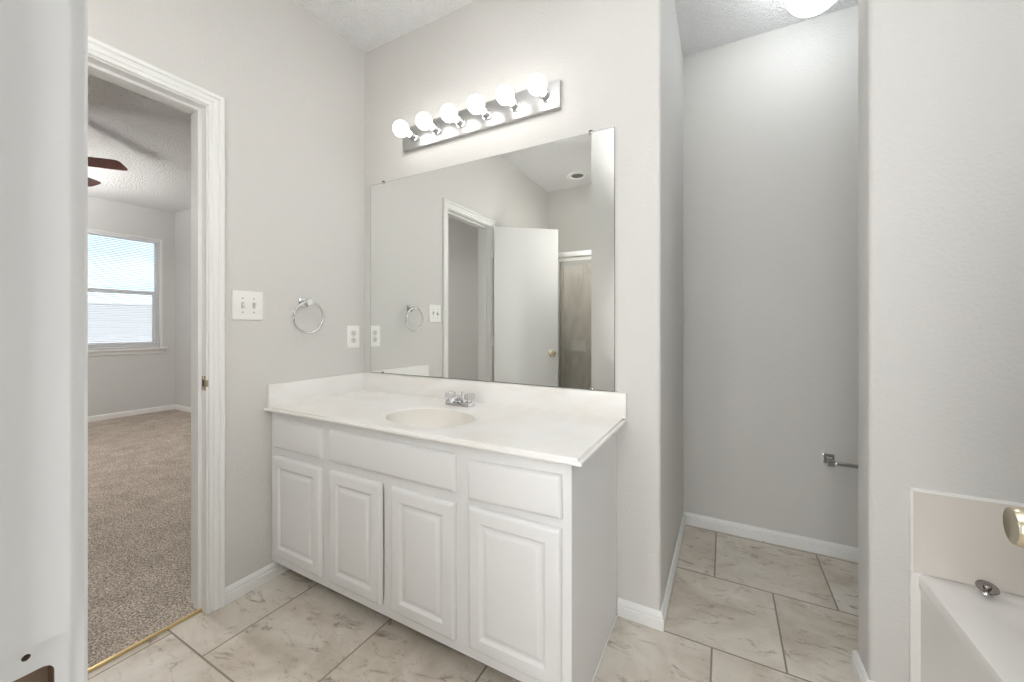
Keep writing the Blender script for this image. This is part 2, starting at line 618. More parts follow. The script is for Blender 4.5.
# bedroom shell
WY0, WY1, WZ0, WZ1 = -0.12, 0.800, 0.865, 2.312     # window opening
w = MB()
w.box(-4.97, -4.85, WY1, 1.07, 0, CEIL)
w.box(-4.97, -4.85, -3.1, WY0, 0, CEIL)
w.box(-4.97, -4.85, WY0, WY1, 0, WZ0)
w.box(-4.97, -4.85, WY0, WY1, WZ1, CEIL)
struct('wall_bedroom_window', w, 'bed_wall', 'grey bedroom wall around the window', smooth=0)
struct('wall_bedroom_side', MB().box(-4.85, -0.12, 0.95, 1.07, 0, CEIL), 'bed_wall', 'grey bedroom side wall right of the window', smooth=0)
struct('wall_bedroom_far', MB().box(-4.85, -0.12, -3.1, -3.0, 0, CEIL), 'bed_wall', smooth=0)
struct('wall_bedroom_door', MB().box(-0.126, -0.12, -3.0, DOOR_S - 0.07, 0, CEIL).box(-0.126, -0.12, DOOR_N + 0.07, 0.95, 0, CEIL)
       .box(-0.126, -0.12, DOOR_S - 0.07, DOOR_N + 0.07, DOOR_H + 0.07, CEIL), 'bed_wall', smooth=0)

# ------------------------------------------------------------------ baseboards
BP = [(0.0, 0.0), (0.0125, 0.0), (0.0135, 0.038), (0.0085, 0.041), (0.0085, 0.044), (0.0115, 0.047), (0.0105, 0.053), (0.0060, 0.061), (0.0030, 0.065), (0.0, 0.066)]


def baseboard(name, path, z0=0.0, label=None):
    """path runs so that the room is on its right hand side"""
    P = [Vector((x, y)) for x, y in path]
    secs = []
    for i, p in enumerate(P):
        d0 = (P[i] - P[i - 1]).normalized() if i > 0 else (P[1] - P[0]).normalized()
        d1 = (P[i + 1] - P[i]).normalized() if i < len(P) - 1 else d0
        n0, n1 = Vector((d0.y, -d0.x)), Vector((d1.y, -d1.x))
        m = (n0 + n1)
        m = m / max(m.dot(n0), 1e-4)
        secs.append([(p.x + m.x * a, p.y + m.y * a, z0 + b) for a, b in BP])
    return struct(name, MB().strips(secs), 'trim', label)


baseboard('baseboard_left', [(0, -0.7255), (0, -0.001)], label='white baseboard under the towel ring wall')
baseboard('baseboard_back', [(1.452, 0), (1.6125, 0), (1.6165, 0.915), (3.08, 0.915)], label='white baseboard running round into the alcove')
baseboard('baseboard_right', [(3.08, 0.124), (2.218, 0.124), (2.218, 0.0), (2.304, 0.0)], label='white baseboard round the end of the tub wall')
baseboard('baseboard_bedroom', [(-4.85, -3.0), (-4.85, 0.95), (-0.13, 0.95)], 0.008, 'white bedroom baseboard')
baseboard('baseboard_shower', [(0.892, YM), (0.892, -1.93)], label=None)

# ------------------------------------------------------------------ door casings and jambs
CP = [(0.0, 0.0), (0.0, 0.008), (0.003, 0.0105), (0.010, 0.0105), (0.013, 0.0060), (0.016, 0.0060), (0.020, 0.0105), (0.030, 0.0125),
      (0.034, 0.0085), (0.037, 0.0085), (0.041, 0.0150), (0.052, 0.0165), (0.056, 0.013), (0.057, 0.0)]


def casing(mb, to, a0, a1, top, z0=0.0, prof=CP):
    """to(a, d, z) maps along-wall, out-of-wall, up"""
    secs = [[to(a0 - w_, d, z0) for w_, d in prof], [to(a0 - w_, d, top + w_) for w_, d in prof],
            [to(a1 + w_, d, top + w_) for w_, d in prof], [to(a1 + w_, d, z0) for w_, d in prof]]
    return mb.strips(secs)


# bedroom doorway
t1 = MB()
casing(t1, lambda a, d, z: (d, a, z), DOOR_S - 0.005, DOOR_N + 0.005, DOOR_H + 0.005)
casing(t1, lambda a, d, z: (-0.126 - d, a, z), DOOR_S - 0.005, DOOR_N + 0.005, DOOR_H + 0.005, 0.008)
for y0, y1 in ((DOOR_N, DOOR_N + 0.018), (DOOR_S - 0.018, DOOR_S)):
    t1.box(-0.126, 0, y0, y1, 0, DOOR_H + 0.018)
t1.box(-0.126, 0, DOOR_S, DOOR_N, DOOR_H, DOOR_H + 0.018)
# door stops
t1.box(-0.078, -0.040, DOOR_N - 0.011, DOOR_N, 0.008, DOOR_H)
t1.box(-0.078, -0.040, DOOR_S, DOOR_S + 0.011, 0.008, DOOR_H)
t1.box(-0.078, -0.040, DOOR_S + 0.011, DOOR_N - 0.011, DOOR_H - 0.011, DOOR_H)
trim1 = struct('trim_1', t1, 'trim', 'white moulded casing round the bedroom doorway')
# strike plate with lip
s = MB()
s.cbox(-0.034, -0.004, DOOR_N - 0.0016, DOOR_N + 0.001, 0.895, 0.952, 0.0007)
s.lathe([(0.0075, 0), (0.0075, 0.026)], (-0.001, DOOR_N + 0.0045, 0.911), (0, 0, 1), 16)
sp = s.build('strike_plate', 'old_brass', trim1)
sp['label'] = 'tarnished brass strike plate'
s = MB().box(-0.027, -0.012, DOOR_N - 0.0022, DOOR_N - 0.0014, 0.912, 0.936)
s.build('bolt_hole', 'slot', sp)
for z in (0.901, 0.946):
    MB().lathe([(0.0001, 0.0012), (0.003, 0.001), (0.0035, 0)], (-0.019, DOOR_N - 0.0015, z), (0, -1, 0), 12).build('screw', 'brass', sp)

# near doorway (the one the photograph looks through): casing on the bathroom side, jambs, stops
t2 = MB()
casing(t2, lambda a, d, z: (a, YM + d, z), J_W - 0.005, J_E + 0.005, DOOR_H + 0.005)
t2.box(J_E, J_E + 0.018, -1.602, YM, 0, DOOR_H + 0.018)
t2.box(J_W, J_E, -1.602, YM, DOOR_H, DOOR_H + 0.018)
trim2 = struct('trim_2', t2, 'jamb', 'white casing of the near doorway at the left edge')


def make_jamb():
    import bmesh
    a = MB().box(J_W - 0.018, J_W, -1.602, YM, 0, DOOR_H + 0.018).build('latch_jamb', ['jamb', 'wood'], trim2, smooth=0)
    cut = MB()
    cut.box(J_W - 0.0028, J_W + 0.01, -1.5235, YM + 0.01, 0.850, 0.9405)
    c1 = cut.build('c1', 'wood', smooth=0)
    ol = rounded_outline([(-1.494, 0.868), (-1.494, 0.922), (-1.521, 0.922), (-1.521, 0.868)], [0.006] * 4)
    c2 = MB().loops([[(J_W - 0.017, y, z) for y, z in ol], [(J_W + 0.01, y, z) for y, z in ol]], True, True).build('c2', 'wood', smooth=0)
    c3 = MB().cyl((J_W - 0.013, -1.5065, 0.9335), (J_W + 0.01, -1.5065, 0.9335), 0.0021, 14).build('c3', 'slot', smooth=0)
    for c in (c1, c2, c3):
        md = a.modifiers.new('b', 'BOOLEAN')
        md.operation = 'DIFFERENCE'
        md.object = c
        md.solver = 'EXACT'
    dg = bpy.context.evaluated_depsgraph_get()
    dg.update()
    me = bpy.data.meshes.new_from_object(a.evaluated_get(dg))
    a.modifiers.clear()
    a.data = me
    me.materials.clear()
    me.materials.append(M['jamb'])
    me.materials.append(M['wood'])
    for p in me.polygons:
        p.material_index = 1 if (p.center.x < J_W - 0.0045 and p.center.x > J_W - 0.0175 and -1.53 < p.center.y < -1.49 and 0.86 < p.center.z < 0.94) else 0
    for c in (c1, c2, c3):
        bpy.data.objects.remove(c)
    return a


make_jamb()
MB().box(J_W, J_W + 0.011, -1.575, -1.5245, 0, DOOR_H).build('door_stop', 'jamb', trim2, smooth=0)

# brass strip between tile and carpet
struct('trim_3', MB().cbox(-0.042, -0.030, DOOR_S + 0.001, DOOR_N - 0.001, 0.0005, 0.0105, 0.0025), 'gold_strip', 'brass strip between tile and carpet')


# ------------------------------------------------------------------ doors
def knob(mb, o, ax, flat=False):
    """round privacy knob on its rosette; ax points out of the door"""
    mb.lathe([(0.031, 0.0), (0.031, 0.003), (0.027, 0.007), (0.014, 0.010), (0.0115, 0.020), (0.013, 0.024), (0.022, 0.029),
              (0.0272, 0.036), (0.0282, 0.044), (0.0276, 0.053), (0.0262, 0.0595), (0.0248, 0.0622), (0.0228, 0.0620), (0.012, 0.0608), (0.0, 0.0605)], o, ax, 40)


def hinge(mb, z, x=0.0, y=0.0):
    mb.cyl((x, y, z - 0.044), (x, y, z + 0.044), 0.0055, 14)
    mb.cbox(x, x + 0.026, y - 0.0002, y + 0.0018, z - 0.042, z + 0.042, 0.0006)
    mb.ball((x, y, z + 0.046), 0.0045, 10, 6)


def slab_door(name, pivot, ang, width, label, knob_z, back):
    d = thing(name, label, 'door', pivot, ang, kind='structure')
    MB().cbox(0.010, 0.010 + width, 0.0, 0.035, 0.012, DOOR_H - 0.004, 0.0012).build('door_slab', 'door', d, local=True)
    for s_, y in ((1, 0.035), (-1, 0.0)):
        k = MB()
        knob(k, (0.010 + width - back, y, knob_z), (0, s_, 0))
        kk = k.build('knob', 'brass', d, local=True)
        kk['label'] = 'round brass knob'
    MB().cbox(0.0096 + width, 0.0108 + width, 0.006, 0.029, knob_z - 0.028, knob_z + 0.028, 0.0004).build('latch_plate', 'brass', d, local=True)
    for z in (1.80, 1.02, 0.24):
        h = MB()
        hinge(h, z)
        h.build('hinge', 'trim', d, local=True)
    return d


slab_door('door_1', (0.020, -1.404, 0), math.atan2(-0.638, 0.770), 0.585, 'white flat door standing open, seen in the mirror', 0.905, 0.060)
slab_door('door_2', (2.2085, -1.470, 0), R(84), 0.785, 'white door swung open beside the tub with its brass knob in view', 0.868, 0.078)

# added glowing window over the tub, out of view, as side fill light
w2 = thing('fill_window_2', 'added glowing fill window above the tub, out of view', 'window', (3.08, -0.7, 1.5), kind='structure')
wf = MB()
for q in ((-1.10, -1.06, 1.50, 2.40), (-0.34, -0.30, 1.50, 2.40), (-1.06, -0.34, 1.50, 1.54), (-1.06, -0.34, 2.36, 2.40)):
    wf.box(3.055, 3.0795, *q)
wf.build('window_frame', 'vinyl', w2, smooth=0)
MB().box(3.072, 3.0792, -1.06, -0.34, 1.54, 2.36).build('pane', 'frosted', w2, smooth=0)

# ------------------------------------------------------------------ bedroom window, blind, outside
wnd = thing('window_1', 'white vinyl single-hung bedroom window above a white sill', 'window', (-4.85, 0.34, WZ0), kind='structure')
f = MB()
X0, X1 = -4.955, -4.885
f.box(X0, X1, WY0, WY0 + 0.04, WZ0, WZ1).box(X0, X1, WY1 - 0.04, WY1, WZ0, WZ1)
f.box(X0, X1, WY0 + 0.04, WY1 - 0.04, WZ1 - 0.04, WZ1).box(X0, X1, WY0 + 0.04, WY1 - 0.04, WZ0, WZ0 + 0.04)
f.build('window_frame', 'vinyl', wnd, smooth=0)
ZM = 1.590
s = MB()
s.box(-4.935, -4.905, WY0 + 0.04, WY1 - 0.04, ZM - 0.02, ZM + 0.025)
s.box(-4.935, -4.905, WY0 + 0.04, WY0 + 0.07, WZ0 + 0.04, ZM - 0.02).box(-4.935, -4.905, WY1 - 0.07, WY1 - 0.04, WZ0 + 0.04, ZM - 0.02)
s.box(-4.935, -4.905, WY0 + 0.07, WY1 - 0.07, WZ0 + 0.04, WZ0 + 0.075)
s.build('sash', 'vinyl', wnd, smooth=0)
MB().box(-4.922, -4.918, WY0 + 0.07, WY1 - 0.07, WZ0 + 0.075, ZM - 0.02).build('pane', 'win_glass', wnd, smooth=0)
MB().box(-4.942, -4.938, WY0 + 0.04, WY1 - 0.04, ZM + 0.02, WZ1 - 0.04).build('pane', 'win_glass', wnd, smooth=0)
# white jamb liner around the opening
j = MB()
j.box(-4.885, -4.846, WY1 - 0.012, WY1 + 0.012, WZ0, WZ1 + 0.006).box(-4.885, -4.846, WY0 - 0.012, WY0 + 0.012, WZ0, WZ1 + 0.006)
j.box(-4.885, -4.846, WY0 + 0.012, WY1 - 0.012, WZ1 - 0.012, WZ1 + 0.006)
j.build('jamb_liner', 'trim', wnd, smooth=0)
MB().cbox(-4.885, -4.800, WY0 - 0.06, WY1 + 0.055, WZ0 - 0.022, WZ0 + 0.004, 0.006).build('window_sill', 'trim', wnd)
MB().cbox(-4.8495, -4.834, WY0 - 0.04, WY1 + 0.035, WZ0 - 0.072, WZ0 - 0.022, 0.004).build('apron', 'trim', wnd)

bl = thing('window_blind', 'white mini blind lowered over the bedroom window', 'blind', (-4.866, 0.34, WZ0 + 0.01))
MB().cbox(-4.882, -4.852, WY0 + 0.016, WY1 - 0.016, WZ1 - 0.045, WZ1 - 0.014, 0.003).build('head_rail', 'slat', bl)
sl = MB()
z = WZ0 + 0.035
tilt = R(13)
while z < WZ1 - 0.055:
    c, s_ = math.cos(tilt) * 0.0125, math.sin(tilt) * 0.0125
    xa, xm = -4.867, -4.867
    y0, y1 = WY0 + 0.018, WY1 - 0.018
    vs = []
    for y in (y0, y1):
        vs += [(xa - c, y, z - s_), (xm, y, z + 0.0016), (xa + c, y, z + s_)]
    vs2 = [(x, y, zz - 0.0005) for x, y, zz in vs]
    sl.add(vs + vs2, [(0, 1, 4, 3), (1, 2, 5, 4), (6, 9, 10, 7), (7, 10, 11, 8), (0, 3, 9, 6), (2, 8, 11, 5), (0, 6, 7, 1), (1, 7, 8, 2), (3, 4, 10, 9), (4, 5, 11, 10)])
    z += 0.0215
sl.build('slats', 'slat', bl)
MB().cbox(-4.879, -4.855, WY0 + 0.018, WY1 - 0.018, WZ0 + 0.012, WZ0 + 0.026, 0.003).build('bottom_rail', 'slat', bl)
for y in (WY0 + 0.12, WY1 - 0.12):
    MB().cyl((-4.867, y, WZ0 + 0.02), (-4.867, y, WZ1 - 0.03), 0.0008, 6).build('ladder_cord', 'slat', bl)

# what stands outside the window: lawn and a pale neighbouring house
struct('ground', MB().box(-40, -4.98, -30, 30, -0.5, -0.3), 'grass', 'pale concrete yard outside the window', smooth=0)
hs = thing('neighbour_house', 'pale neighbouring house outside the bedroom window', 'house', (-13, 1.5, -0.3))
MB().box(-16, -11.5, -3, 6.0, -0.3, 1.70).build('wall', 'siding', hs, smooth=0)
r_ = MB()
r_.add([(-16.02, -3.02, 1.70), (-11.48, -3.02, 1.70), (-11.48, 6.02, 1.70), (-16.02, 6.02, 1.70), (-13.75, -3.02, 2.10), (-13.75, 6.02, 2.10)],
       [(0, 3, 2, 1), (0, 1, 4), (3, 5, 2), (1, 2, 5, 4), (0, 4, 5, 3)])
r_.build('roof', 'roof', hs, smooth=0)

# ------------------------------------------------------------------ bedroom ceiling fan
fan = thing('ceiling_fan', 'cherry-bladed ceiling fan in the bedroom, two blade tips showing', 'ceiling fan', (-2.79, -0.837, 2.40))
FX, FY, FZ = -2.79, -0.837, 2.425
MB().lathe([(0.0, 0.27), (0.07, 0.27), (0.068, 0.235), (0.03, 0.21), (0.0, 0.208)], (FX, FY, FZ), n=32).build('canopy', 'fan_metal', fan)
MB().cyl((FX, FY, FZ + 0.07), (FX, FY, FZ + 0.22), 0.012).build('down_rod', 'fan_metal', fan)
MB().lathe([(0.0, 0.085), (0.05, 0.085), (0.10, 0.065), (0.115, 0.03), (0.115, -0.01), (0.09, -0.035), (0.06, -0.045), (0.06, -0.075), (0.0, -0.075)], (FX, FY, FZ)).build('motor_housing', 'fan_metal', fan)
MB().lathe([(0.05, -0.092), (0.088, -0.098), (0.095, -0.125), (0.086, -0.165), (0.055, -0.19), (0.0, -0.198)], (FX, FY, FZ)).build('fill_lamp_bowl', 'fan_fill', fan)  # added glowing bowl, unseen, to brighten the bedroom
MB().lathe([(0.0, -0.072), (0.10, -0.074), (0.170, -0.092), (0.196, -0.130), (0.192, -0.131), (0.166, -0.097), (0.10, -0.083), (0.0, -0.082)], (FX, FY, FZ), n=40).build('light_shield_pan', 'fan_metal', fan)  # added pan, shaped to keep the bowl's light off the ceiling
a0 = math.atan2(0.517, 0.43)
for k in range(5):
    a = a0 + k * 2 * math.pi / 5
    ca, sa = math.cos(a), math.sin(a)
    P = R(-15)

    def bp_(x, y, z, ca=ca, sa=sa):
        yy, zz = y * math.cos(P) - z * math.sin(P), y * math.sin(P) + z * math.cos(P)
        return (FX + x * ca - yy * sa, FY + x * sa + yy * ca, FZ + zz)
    out = [(0.19, -0.05), (0.25, -0.058), (0.62, -0.066), (0.652, -0.060), (0.664, -0.045), (0.672, 0.0), (0.676, 0.045), (0.668, 0.060), (0.640, 0.066), (0.25, 0.058), (0.19, 0.05)]
    MB().loops([[bp_(x, y, -0.003) for x, y in out], [bp_(x, y, 0.003) for x, y in out]], True, True).build('blade', 'fan_wood', fan)
    ir = [(0.10, -0.012), (0.18, -0.018), (0.23, -0.04), (0.26, -0.02), (0.26, 0.02), (0.23, 0.04), (0.18, 0.018), (0.10, 0.012)]
    MB().loops([[bp_(x, y, -0.007) for x, y in ir], [bp_(x, y, -0.003) for x, y in ir]], True, True).build('blade_iron', 'fan_metal', fan)

lp = thing('fill_floor_lamp', 'added torchiere as ceiling fill, unseen left of the bedroom window', 'lamp', (-3.95, -0.95, 0.008))  # added out of view to brighten the bedroom ceiling
MB().lathe([(0.0, 0.0), (0.14, 0.0), (0.14, 0.012), (0.03, 0.03), (0.0, 0.03)], (-3.95, -0.95, 0.0085), n=32).build('base', 'fan_metal', lp)
MB().cyl((-3.95, -0.95, 0.03), (-3.95, -0.95, 1.72), 0.013).build('pole', 'fan_metal', lp)
MB().lathe([(0.02, 1.70), (0.09, 1.73), (0.15, 1.79), (0.175, 1.85), (0.170, 1.85), (0.145, 1.795), (0.085, 1.74), (0.0, 1.72)], (-3.95, -0.95, 0), n=36).build('fill_lamp_bowl', 'fan_metal', lp)
MB().lathe([(0.0, 1.800), (0.135, 1.800), (0.135, 1.806), (0.0, 1.806)], (-3.95, -0.95, 0), n=32).build('diffuser', 'fill_uplight', lp)

# ================================================================== vanity cabinet
van = thing('vanity_cabinet', 'white painted vanity cabinet with four raised-panel doors under the marble top', 'cabinet', (0.73, -0.27, 0))
CX1, CYF, CTOP, CBOT = 1.447, -0.530, 0.771, 0.080
b = MB()
# carcass: sides, floor of the box, back; the right side runs down to the tile
b.box(0.002, 0.018, CYF + 0.019, -0.003, CBOT, CTOP)
b.box(CX1 - 0.016, CX1, CYF + 0.019, -0.003, CBOT, CTOP)
b.box(CX1 - 0.016, CX1, CYF + 0.075, -0.003, 0.0, CBOT)
b.box(0.018, CX1 - 0.016, CYF + 0.019, -0.003, CBOT, CBOT + 0.016)
b.box(0.018, CX1 - 0.016, -0.010, -0.003, CBOT + 0.016, CTOP)
b.build('carcass', 'cabinet', van, smooth=0)
b = MB()
y0, y1 = CYF, CYF + 0.019
xs = [(0.002, 0.052), (0.366, 0.430), (0.716, 0.762), (1.042, 1.110), (1.402, CX1)]
b.box(0.002, CX1, y0, y1, 0.715, CTOP)
b.box(0.002, CX1, y0, y1, CBOT, 0.135)
for x0, x1 in xs:
    if abs(x0 - 0.716) < 1e-6:
        b.box(x0, x1, y0, y1, 0.135, 0.555)
    else:
        b.box(x0, x1, y0, y1, 0.135, 0.715)
b.box(0.052, 0.366, y0, y1, 0.555, 0.620)
b.box(0.430, 1.042, y0, y1, 0.555, 0.620)
b.box(1.110, 1.402, y0, y1, 0.555, 0.620)
b.build('face_frame', 'cabinet', van, smooth=0)
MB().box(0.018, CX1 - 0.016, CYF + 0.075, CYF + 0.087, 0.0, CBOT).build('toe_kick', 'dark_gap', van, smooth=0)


def rect(x0, x1, z0, z1, y, r=0.0):
    if r <= 0:
        return [(x0, y, z0), (x1, y, z0), (x1, y, z1), (x0, y, z1)]
    o = rounded_outline([(x0, z0), (x1, z0), (x1, z1), (x0, z1)], [r] * 4, 3)
    return [(x, y, z) for x, z in o]


def front(x0, x1, z0, z1, raised, yb=CYF - 0.0008, th=0.019, m=0.048):
    mb = MB()
    yf = yb - th
    rings = [rect(x0, x1, z0, z1, yb), rect(x0, x1, z0, z1, yf + 0.011), rect(x0 + 0.0015, x1 - 0.0015, z0 + 0.0015, z1 - 0.0015, yf + 0.0075),
             rect(x0 + 0.005, x1 - 0.005, z0 + 0.005, z1 - 0.005, yf + 0.0035), rect(x0 + 0.010, x1 - 0.010, z0 + 0.010, z1 - 0.010, yf + 0.001), rect(x0 + 0.015, x1 - 0.015, z0 + 0.015, z1 - 0.015, yf)]
    if raised:
        for d, y in ((m - 0.004, 0.0), (m - 0.001, 0.0018), (m + 0.003, 0.0062), (m + 0.007, 0.0078), (m + 0.011, 0.0074), (m + 0.019, 0.0040), (m + 0.024, 0.0015), (m + 0.029, 0.0004), (m + 0.034, 0.0)):
            rings.append(rect(x0 + d, x1 - d, z0 + d, z1 - d, yf + y))
    mb.loops(rings, True, True)
    return mb


DZ0, DZ1 = 0.120, 0.570
for x0, x1, zt in ((0.036, 0.370, DZ1), (0.421, 0.712, DZ1), (0.763, 1.047, DZ1), (1.102, 1.418, 0.576)):
    front(x0, x1, DZ0, zt, True).build('door', 'cabinet', van, smooth=28)
front(0.042, 0.374, 0.607, 0.734, False).build('drawer_front', 'cabinet', van, smooth=28)
front(0.420, 1.048, 0.607, 0.734, False).build('drawer_front', 'cabinet', van, smooth=28)
fr = front(-0.161, 0.161, -0.0625, 0.0625, False, yb=-0.0008)
o = fr.build('drawer_front', 'cabinet', van, local=True, smooth=28)
o.location = Vector((1.259, CYF, 0.6635)) - Vector(van['base'])
o.rotation_euler = (R(-1.2), R(-1.8), 0)
o['label'] = 'drawer front hanging slightly crooked'
MB().tube([(1.4505, -0.445, 0.004), (1.4505, -0.30, 0.004), (1.4505, -0.02, 0.004)], 0.003, 8).build('caulk_line', 'trim', van)

# ================================================================== countertop with integral basin
top = thing('countertop', 'white cultured-marble vanity top with an integral oval basin', 'countertop', (0.745, -0.28, 0.7715))
TX0, TX1, TY0, TY1 = 0.001, 1.487, -0.565, -0.001
TZ = 0.789
TB = 0.7715          # underside of the slab
SX, SY, SA, SB = 0.765, -0.328, 0.200, 0.148


def ray_rect(ang, x0, x1, y0, y1):
    dx, dy = math.cos(ang), math.sin(ang)
    t = 1e9
    if dx > 1e-9:
        t = min(t, (x1 - SX) / dx)
    if dx < -1e-9:
        t = min(t, (x0 - SX) / dx)
    if dy > 1e-9:
        t = min(t, (y1 - SY) / dy)
    if dy < -1e-9:
        t = min(t, (y0 - SY) / dy)
    return (SX + dx * t, SY + dy * t)


angs = sorted([2 * math.pi * k / 96 for k in range(96)] + [math.atan2(y - SY, x - SX) % (2 * math.pi) for x in (TX0, TX1) for y in (TY0, TY1)])


def rring(inset, z, only_free=True):
    # insets apply to the free front and right edges only
    out = []
    for a in angs:
        x, y = ray_rect(a, TX0, TX1, TY0, TY1)
        if x > TX1 - inset:
            x = TX1 - inset
        if y < TY0 + inset:
            y = TY0 + inset
        out.append((x, y, z))
    return out


def ering(a_, b_, z, dy=0.0):
    out = []
    for a in angs:
        # same direction as the outer ring
        dx, dyy = math.cos(a), math.sin(a)
        t = 1 / math.sqrt((dx / a_) ** 2 + (dyy / b_) ** 2)
        out.append((SX + dx * t, SY + dyy * t + dy, z))
    return out


mb = MB()
mb.loops([rring(0.020, TB), rring(0.004, TB), rring(0.001, TB + 0.002), rring(0, TB + 0.006), rring(0.0012, TB + 0.010), rring(0.0045, TB + 0.0122), rring(0.0085, TB + 0.0118), rring(0.0100, TB + 0.0085), rring(0.0140, TB + 0.0085),
          rring(0.0145, TB + 0.0100), rring(0.0150, TZ - 0.0016), rring(0.0160, TZ - 0.0004), rring(0.0180, TZ)], False, False)
mb.loops([rring(0.0180, TZ), rring(0.03, TZ), ering(SA + 0.090, SB + 0.062, TZ), ering(SA + 0.080, SB + 0.055, TZ - 0.0014), ering(SA + 0.040, SB + 0.030, TZ - 0.0022), ering(SA + 0.016, SB + 0.013, TZ - 0.0036), ering(SA + 0.006, SB + 0.005, TZ - 0.006), ering(SA, SB, TZ - 0.0105)], False, False)
mb.build('slab', 'marble', top, smooth=32)
rings = []
for k in range(11):
    t = k / 10 * math.pi / 2
    s_ = math.cos(t) ** 0.75 if k < 10 else 0
    rings.append(ering(max(SA * s_, 0.020), max(SB * s_, 0.020), TZ - 0.0105 - 0.115 * math.sin(t) ** 0.9))
MB().loops(rings, False, False).build('basin', 'basin', top, smooth=60)
MB().lathe([(0.0, 0.004), (0.012, 0.004), (0.014, 0.001), (0.021, 0.0015), (0.022, 0.0)], (SX, SY, TZ - 0.1245), n=24).build('drain', 'chrome', top)
MB().cbox(TX0 + 0.0185, 1.487, -0.021, -0.001, TZ - 0.001, 0.8885, 0.003).build('backsplash', 'marble', top)
MB().cbox(0.001, 0.020, -0.552, -0.001, TZ - 0.001, 0.8885, 0.003).build('side_splash', 'marble', top)

# ================================================================== faucet
FCX, FCY = 0.752, -0.108
fa = thing('faucet', 'small chrome two-handle faucet with clear acrylic knobs behind the basin', 'faucet', (FCX, FCY, TZ))
ol = rounded_outline([(FCX - 0.078, FCY - 0.026), (FCX + 0.078, FCY - 0.026), (FCX + 0.078, FCY + 0.026), (FCX - 0.078, FCY + 0.026)], [0.0255] * 4, 8)


def scale_ol(o_, s_):
    return [(FCX + (x - FCX) * (1 - (1 - s_) * 0.35), FCY + (y - FCY) * s_) for x, y in o_]


MB().loops([[(x, y, TZ - 0.0005) for x, y in ol], [(x, y, TZ + 0.008) for x, y in ol], [(x, y, TZ + 0.013) for x, y in scale_ol(ol, 0.88)], [(x, y, TZ + 0.015) for x, y in scale_ol(ol, 0.7)]], True, True).build('base_plate', 'chrome', fa)
for sx in (-1, 1):
    x = FCX + sx * 0.0545
    MB().lathe([(0.021, 0.010), (0.021, 0.016), (0.015, 0.022), (0.011, 0.026), (0.011, 0.031)], (x, FCY, TZ), n=24).build('handle_stem', 'chrome', fa)
    h = MB()
    n = 8
    pr = [(0.013, 0.028), (0.022, 0.031), (0.0245, 0.037), (0.0235, 0.051), (0.0195, 0.056), (0.011, 0.0575)]
    h.lathe(pr, (x, FCY, TZ), n=n)
    kn = h.build('knob', 'acrylic', fa, smooth=0)
    kn['label'] = 'clear faceted acrylic knob'
    MB().lathe([(0.008, 0.0575), (0.008, 0.0595), (0.0, 0.0602)], (x, FCY, TZ), n=16).build('knob_cap', 'chrome', kn)
sp_pts = [(FCX, FCY + 0.004, TZ + 0.012), (FCX, FCY + 0.002, TZ + 0.028), (FCX, FCY - 0.008, TZ + 0.034), (FCX, FCY - 0.028, TZ + 0.036), (FCX, FCY - 0.050, TZ + 0.033), (FCX, FCY - 0.064, TZ + 0.028), (FCX, FCY - 0.067, TZ + 0.020)]
MB().tube(sp_pts, [0.017, 0.016, 0.0145, 0.0125, 0.0112, 0.0106, 0.0104], 16).build('spout', 'chrome', fa, smooth=50)
MB().cyl((FCX, FCY + 0.017, TZ + 0.012), (FCX, FCY + 0.017, TZ + 0.054), 0.0025, 10).ball((FCX, FCY + 0.017, TZ + 0.056), 0.0055, 14, 8).build('lift_rod', 'chrome', fa)

# ================================================================== mirror
mi = thing('wall_mirror', 'large frameless wall mirror above the backsplash', 'mirror', (0.748, -0.003, 0.89))
MX0, MX1, MZ0, MZ1 = 0.0555, 1.440, 0.8915, 1.953
MB().box(MX0, MX1, -0.0068, -0.0015, MZ0, MZ1).build('backing', 'mirror_edge', mi, smooth=0)
MB().box(MX0 + 0.002, MX1 - 0.002, -0.0076, -0.0069, MZ0 + 0.002, MZ1 - 0.002).build('glass', 'mirror', mi, smooth=0)
for x, z, s_ in ((0.158, MZ1, 1), (1.342, MZ1, 1), (0.150, MZ0 + 0.001, -1), (1.345, MZ0 + 0.001, -1)):
    c = MB().cbox(x - 0.008, x + 0.008, -0.0110, -0.0078, z - 0.008, z + 0.008, 0.001)
    if s_ > 0:
        c.cbox(x - 0.008, x + 0.008, -0.0110, -0.001, z + 0.0005, z + 0.010, 0.001)
    c.build('clip', 'acrylic' if s_ < 0 else 'chrome', mi)

# ================================================================== vanity light
vl = thing('vanity_light', 'brushed metal light bar with six lit globe bulbs above the mirror', 'light', (0.772, 0, 2.143))
BX0, BX1, BZ0, BZ1 = 0.316, 1.211, 2.087, 2.205
MB().cbox(BX0, BX1, -0.024, -0.001, BZ0, BZ1, 0.0025).build('back_plate', 'brushed', vl)
for k in range(6):
    x = 0.3965 + 0.1505 * k
    zc = 2.146
    MB().lathe([(0.026, 0.0), (0.026, 0.003), (0.021, 0.005), (0.0195, 0.012), (0.0205, 0.014), (0.0195, 0.018), (0.0205, 0.021), (0.0195, 0.025), (0.0205, 0.028), (0.0195, 0.036), (0.016, 0.037)], (x, -0.024, zc), (0, -1, 0), 24).build('socket', 'chrome', vl)
    r = 0.0395
    pr = [(0.0145, -0.058), (0.0150, -0.050), (0.0175, -0.042)] + [(r * math.sin(t), -r * math.cos(t)) for t in [R(28 + 152 * i / 15) for i in range(16)]]
    MB().lathe(pr, (x, -0.118, zc), (0, -1, 0), 32).build('bulb', 'bulb', vl, smooth=60)

